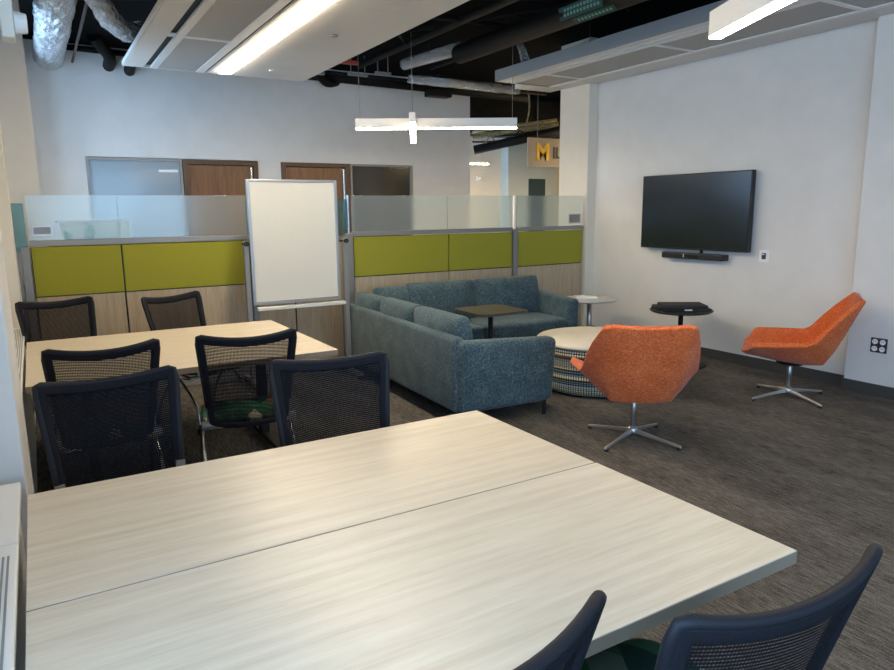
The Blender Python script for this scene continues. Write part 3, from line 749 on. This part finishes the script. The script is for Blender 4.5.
sofapart('back_panel', .06, Ws, -.10, 0, .12, .685)
def armtaper(vs):
    for v in vs:
        if v.co.x > .5 and v.co.z > .4: v.co.z -= .045; v.co.x += .02
        if v.co.z > .4: v.co.y -= .03
sofapart('armrest', .03, .87, -Ls-.03, -Ls+.12, .11, .665, .05, tops=armtaper)
def armtaper2(vs):
    for v in vs:
        if v.co.y < -.5 and v.co.z > .4: v.co.z -= .05; v.co.y -= .02
sofapart('armrest', Ws-.13, Ws+.03, -.80, -.02, .11, .685, .045, tops=armtaper2)
for (x0, x1, y0, y1) in ((.10, .78, -Ls+.12, -1.50), (.10, .78, -1.50, -.82), (.10, 1.24, -.82, -.10), (1.24, Ws-.13, -.82, -.10)):
    w, d = x1-x0-.004, y1-y0-.004
    bm = soft(w, d, .17, .012, pw=6); bmesh.ops.translate(bm, verts=bm.verts, vec=((x0+x1)/2, (y0+y1)/2, .27)); obj('seat_cushion', bm, 'sofa', sf, smooth=True)
bm = bmesh.new(); box(bm, .02, .75, -Ls+.05, -.02, .13, .29); box(bm, .80, Ws-.05, -.78, -.02, .13, .29)
obj('seat_base', bm, 'sofa', sf, .02)
def backcushion(cx, cy, w, rz, tilt, h=.43, d=.20, zb=.42):
    bm = soft(w, d, h, .028, pw=2.4)
    for v in bm.verts:
        a, c = abs(v.co.x)/(w/2), abs(v.co.z/h*2-1)
        v.co.y *= 1 - .42*min(1, a)**5 - .30*min(1, c)**5 + .12*min(1, a*c)**6
        if v.co.z > h*.6: v.co.z += .022*min(1, a)**4 - .008
    mx = Matrix.Translation((cx, cy, zb)) @ Matrix.Rotation(rz, 4, 'Z') @ Matrix.Rotation(tilt, 4, 'X')
    bmesh.ops.transform(bm, matrix=mx, verts=bm.verts)
    o = obj('back_cushion', bm, 'sofa', sf, smooth=True)
# left wing: cushions lean against panel at x=0 (front faces +x)
for y0, y1, h in ((-2.20, -1.44, .38), (-1.43, -.74, .38), (-.73, -.10, .37)):
    backcushion(.225, (y0+y1)/2, y1-y0, R(90), R(-9), h)
for x0, x1, h in ((.30, .66, .41), (.66, 1.45, .43), (1.46, 2.30, .43)):
    backcushion((x0+x1)/2, -.225, x1-x0, 0, R(-9), h)
for x, y in ((.10, -Ls+.02), (.80, -Ls+.0), (.10, -.1), (.78, -.80), (Ws-.06, -.74), (Ws-.06, -.08)):
    bm = bmesh.new(); box(bm, x-.018, x+.018, y-.006, y+.006, 0, .13); box(bm, x-.08, x+.018, y-.006, y+.006, .115, .13)
    obj('leg', bm, 'black', sf, .002)

# ------------------------------------------------------------------ lounge chairs
def lounge_chair(label, loc, rz, base_rz):
    t = thing('swivel_lounge_chair', label, 'lounge chair', loc, rz, 'orange swivel lounge chairs')
    # forward is +y.  stations: centre y, z, half width of the flat middle, rim half width, rim y, rim z
    st = [(.37, .405, .20, .405, .300, .480), (.33, .385, .20, .412, .270, .495), (.12, .350, .20, .405, .11, .505), (-.10, .325, .195, .380, -.10, .515),
          (-.225, .330, .19, .372, -.155, .545), (-.29, .44, .20, .355, -.235, .645), (-.36, .60, .215, .330, -.325, .745), (-.44, .79, .235, .292, -.425, .838), (-.465, .855, .238, .275, -.455, .862)]
    bm = bmesh.new(); g = []
    for cy, cz, fw, hw, ey, ez in st:
        row = []
        for sgn in (-1, 1):
            half = [Vector((0, cy, cz)), Vector((fw*.5, cy, cz+.002)), Vector((fw, cy+.004, cz+.012)), Vector((fw*.62+hw*.38, cy+(ey-cy)*.42, cz+(ez-cz)*.40)), Vector((fw*.25+hw*.75, cy+(ey-cy)*.78, cz+(ez-cz)*.78)), Vector((hw, ey, ez))]
            half = [Vector((sgn*q.x, q.y, q.z*1.012+.008)) for q in half]
            row += half[::-1] if sgn < 0 else half[1:]
        g.append([bm.verts.new(q) for q in row])
    for j in range(len(g)-1):
        for i in range(len(g[0])-1): bm.faces.new((g[j][i], g[j][i+1], g[j+1][i+1], g[j+1][i])).smooth = True
    o = obj('upholstered_shell', bm, 'orange', t)
    s = o.modifiers.new('s', 'SOLIDIFY'); s.thickness = .042; s.offset = 0
    b = o.modifiers.new('b', 'BEVEL'); b.width = .012; b.segments = 3; b.limit_method = 'ANGLE'; b.angle_limit = R(50)
    # seam piping along the rim
    bm = bmesh.new(); tube(bm, [(0, 0, .07), (0, 0, .36)], [.019, .019], 18); obj('stem', bm, 'brushed', t)
    bm = bmesh.new(); lathe(bm, [(0,.292), (.10,.292), (.11,.30), (.11,.31), (0,.31)], 0, 0, 24); obj('mount_plate', bm, 'black', t)
    hub = bmesh.new(); lathe(hub, [(0,.045), (.035,.045), (.04,.055), (.035,.08), (.02,.095), (0,.095)], 0, 0, 20); hb = obj('hub', hub, 'brushed', t)
    for k in range(4):
        a = base_rz + k*math.pi/2; bm = bmesh.new()
        e = Vector((math.cos(a), math.sin(a), 0)); n = Vector((-e.y, e.x, 0)); rows = []
        for d, hw, z0, z1 in ((.02, .016, .048, .078), (.18, .013, .034, .054), (.355, .011, .014, .030), (.362, .008, .014, .026)):
            rows.append([bm.verts.new(e*d+n*hw+Vector((0,0,z0))), bm.verts.new(e*d-n*hw+Vector((0,0,z0))), bm.verts.new(e*d-n*hw*.8+Vector((0,0,z1))), bm.verts.new(e*d+n*hw*.8+Vector((0,0,z1)))])
        for p, q in zip(rows, rows[1:]):
            for i in range(4): bm.faces.new((p[i], p[(i+1) % 4], q[(i+1) % 4], q[i]))
        bm.faces.new(rows[0]); bm.faces.new(rows[-1])
        lg = obj('leg', bm, 'brushed', t, .004)
        bm = bmesh.new(); lathe(bm, [(0,0), (.014,0), (.014,.02), (0,.02)], e.x*.345, e.y*.345, 12); obj('glide', bm, 'rubber', lg)
    return t
lounge_chair('orange swivel lounge chair with its back to the camera beside the round ottoman', (3.475, 3.285, 0), R(-36), R(51))
lounge_chair('orange swivel lounge chair in profile against the right wall', (5.364, 3.34, 0), R(33.5), R(42))

# ------------------------------------------------------------------ ottoman, side tables
ot = thing('round_ottoman_table', 'round drum coffee table with striped woven side and cream top', 'coffee table', (4.31, 4.54, 0))
bm = bmesh.new(); lathe(bm, [(0,.02), (.50,.02), (.53,.035), (.54,.06), (.54,.40), (.53,.415), (0,.415)], n=72); obj('drum_body', bm, 'weave', ot)
bm = bmesh.new(); lathe(bm, [(0,.415), (.535,.415), (.55,.424), (.55,.444), (.54,.452), (0,.452)], n=72); obj('top', bm, 'tophex', ot)
bm = bmesh.new(); lathe(bm, [(0,0), (.46,0), (.46,.02), (0,.02)], n=48); obj('plinth', bm, 'black', ot)
def pedestal(name, label, x, y, z, r, mtop, mstem, square=False, foot=.2):
    t = thing(name, label, 'side table', (x, y, 0))
    bm = bmesh.new()
    if square:
        box(bm, -r, r, -r, r, z-.022, z); tp = obj('top', bm, mtop, t)
        b = tp.modifiers.new('c', 'BEVEL'); b.width = .09; b.segments = 8; b.affect = 'EDGES'; b.limit_method = 'WEIGHT'
        at = tp.data.attributes.new('bevel_weight_edge', 'FLOAT', 'EDGE')
        for e in tp.data.edges:
            p, q = [tp.data.vertices[i].co for i in e.vertices]
            at.data[e.index].value = 1.0 if abs(p.z-q.z) > .01 else 0.0
    else:
        lathe(bm, [(0,z-.025), (r-.02,z-.025), (r,z-.012), (r,z-.004), (r-.006,z), (0,z)], n=48); obj('top', bm, mtop, t)
    bm = bmesh.new(); tube(bm, [(0,0,.012), (0,0,z-.025)], .024, 18); obj('stem', bm, mstem, t)
    bm = bmesh.new(); lathe(bm, [(0,0), (foot,0), (foot,.008), (foot-.02,.014), (.03,.018), (0,.018)], n=40); obj('base', bm, mstem, t)
    return t
pedestal('side_table', 'pale grey round side table between sofa arm and right wall', 5.42, 5.86, .58, .31, 'greytop', 'brushed')
pedestal('side_table', 'dark square-topped pedestal table in front of the corner sofa', 3.585, 5.20, .685, .27, 'dtop', 'black', True, .17)
pedestal('side_table', 'black round pedestal table below the television', 5.60, 4.70, .575, .31, 'plastic', 'black', foot=.27)
bm = bmesh.new(); box(bm, -.12, .12, -.09, .09, 0, .018)
tag(obj('notepad', bm, 'paper', None, .002, loc=(5.42, 5.93, .58), rotz=R(-30)), 'white notepad lying on the pale grey side table', 'notepad')
# folded black stand/keyboard case on the black table
t = thing('folded_case', 'black folded fabric laptop case lying on the black round table', 'case', (5.62, 4.72, .575), R(-35))
bx('case_lower', (-.21, .21, -.15, .15, 0, .022), 'padfab', t, .008)
bm = bmesh.new(); box(bm, -.17, .19, -.12, .13, .022, .045); o = obj('case_flap', bm, 'padfab', t, .008); t.scale = (1.22, 1.22, 1.15)
bm = bmesh.new(); tube(bm, smooth_path([(-.25, -.05, .02), (-.20, -.14, .035), (-.06, -.16, .03), (.10, -.15, .035)]), .012, 8); obj('strap', bm, 'rubber', t)
bx('case_label', (-.01, .05, -.158, -.152, .006, .018), 'paper', t, 0)

# ------------------------------------------------------------------ wall things
tv = thing('wall_television', 'large black flat television mounted on the right wall', 'television', (WX, 4.975, 1.555))
bx('tv_casing', (-.10, -.045, -.695, .705, -.405, .395), 'plastic', tv, .006)
bx('screen', (-.103, -.099, -.683, .693, -.388, .383), 'tv', tv, 0)
bx('wall_mount', (-.045, 0, -.25, .25, -.2, .2), 'black', tv)
sb = thing('soundbar', 'slim black soundbar camera mounted just below the television', 'soundbar', (WX-.06, 4.945, 1.085))
bx('bar_body', (-.05, .045, -.395, .415, -.035, .03), 'plastic', sb, .012)
bx('bar_light', (-.053, -.050, .105, .112, -.018, .018), 'paper', sb, 0)
bx('camera_window', (-.054, -.049, -.085, .075, -.025, .02), 'tv', sb, .001)
bx('bracket', (-.01, .01, -.10, -.07, .03, .08), 'black', sb, 0)
sw = thing('wall_switch', 'white wall plate with dark icon right of the television', 'switch', (WX, 4.165, 1.12))
bx('plate', (-.008, 0, -.052, .052, -.058, .058), 'paper', sw, .002)
bx('switch_icon', (-.0095, -.008, -.022, .022, -.03, .03), 'ink', sw, 0)
bx('icon_mark', (-.0105, -.0095, -.006, .018, .012, .022), 'paper', sw, 0)
ol = thing('wall_outlet', 'dark quad power outlet with white sockets on right wall', 'outlet', (6.02, 2.975, .435))
bx('plate', (-.007, 0, -.066, .066, -.062, .062), 'brown', ol, .002)
for y in (-.031, .031):
    for z in (-.03, .03):
        bm = bmesh.new(); tube(bm, [(-.0065, y, z), (-.011, y, z)], .0225, 20); s = obj('socket', bm, 'paper', ol)
        bm = bmesh.new()
        for q in (-.008, .008): box(bm, -.0125, -.0108, y+q-.002, y+q+.002, z, z+.011)
        obj('socket_slots', bm, 'ink', s)

# roller shade bracket at top left, fixed to the near pier
t = thing('roller_shade', 'beige roller shade bracket with round clutch beside the left pier', 'shade', (-.078, 2.5, 2.13))
bx('bracket_plate', (.06, .094, -.03, .05, -.02, .55), 'cream', t, .004)
bm = bmesh.new(); tube(bm, [(.094, .0, .028), (.128, .0, .028)], [.032, .028], 24); obj('clutch_knob', bm, 'white', t, .004)
bx('headbox', (-.33, .06, -.04, .13, .03, .55), 'cream', t, .004)

# ------------------------------------------------------------------ light
w = bpy.data.worlds.new('World'); bpy.context.scene.world = w; w.use_nodes = True
bg = w.node_tree.nodes['Background']; bg.inputs[0].default_value = (.46, .69, 1.0, 1); bg.inputs[1].default_value = 9.8
for y0, y1 in ((-4.1, -1.6), (-1.1, 1.15), (7.45, 9.1)):
    la = bpy.data.lights.new('window_portal', 'AREA'); la.shape = 'RECTANGLE'; la.size = 2.75 if y0 > 7 else 2.35; la.size_y = y1-y0; la.cycles.is_portal = True
    o = bpy.data.objects.new('window_portal', la); C.objects.link(o); o.location = (LX-.15, (y0+y1)/2, .7+la.size/2); o.rotation_euler = (0, R(-90), 0)

la = bpy.data.lights.new('window_portal', 'AREA'); la.shape = 'RECTANGLE'; la.size = 3.5; la.size_y = 2.35; la.cycles.is_portal = True
o = bpy.data.objects.new('window_portal', la); C.objects.link(o); o.location = (1.65, SY-.15, 1.875); o.rotation_euler = (R(90), 0, 0)
# ------------------------------------------------------------------ camera
cam = bpy.data.cameras.new('camera'); cam.sensor_width = 36; cam.lens = 683.3*36/894; cam.clip_start = .05
co = bpy.data.objects.new('camera', cam); C.objects.link(co); bpy.context.scene.camera = co
p, yw, rl = R(10.38), R(30.87), R(-.648)
F = Vector((math.sin(yw)*math.cos(p), math.cos(yw)*math.cos(p), -math.sin(p))); Rr = Vector((math.cos(yw), -math.sin(yw), 0)); U = Rr.cross(F)
R2 = Rr*math.cos(rl) + U*math.sin(rl); U2 = U*math.cos(rl) - Rr*math.sin(rl)
mx = Matrix((R2, U2, -F)).transposed().to_4x4(); mx.translation = (0, 0, 1.6); co.matrix_world = mx
vs = bpy.context.scene.view_settings; vs.view_transform = 'Standard'; vs.look = 'None'; vs.gamma = 1; vs.use_curve_mapping = False; vs.exposure = 0
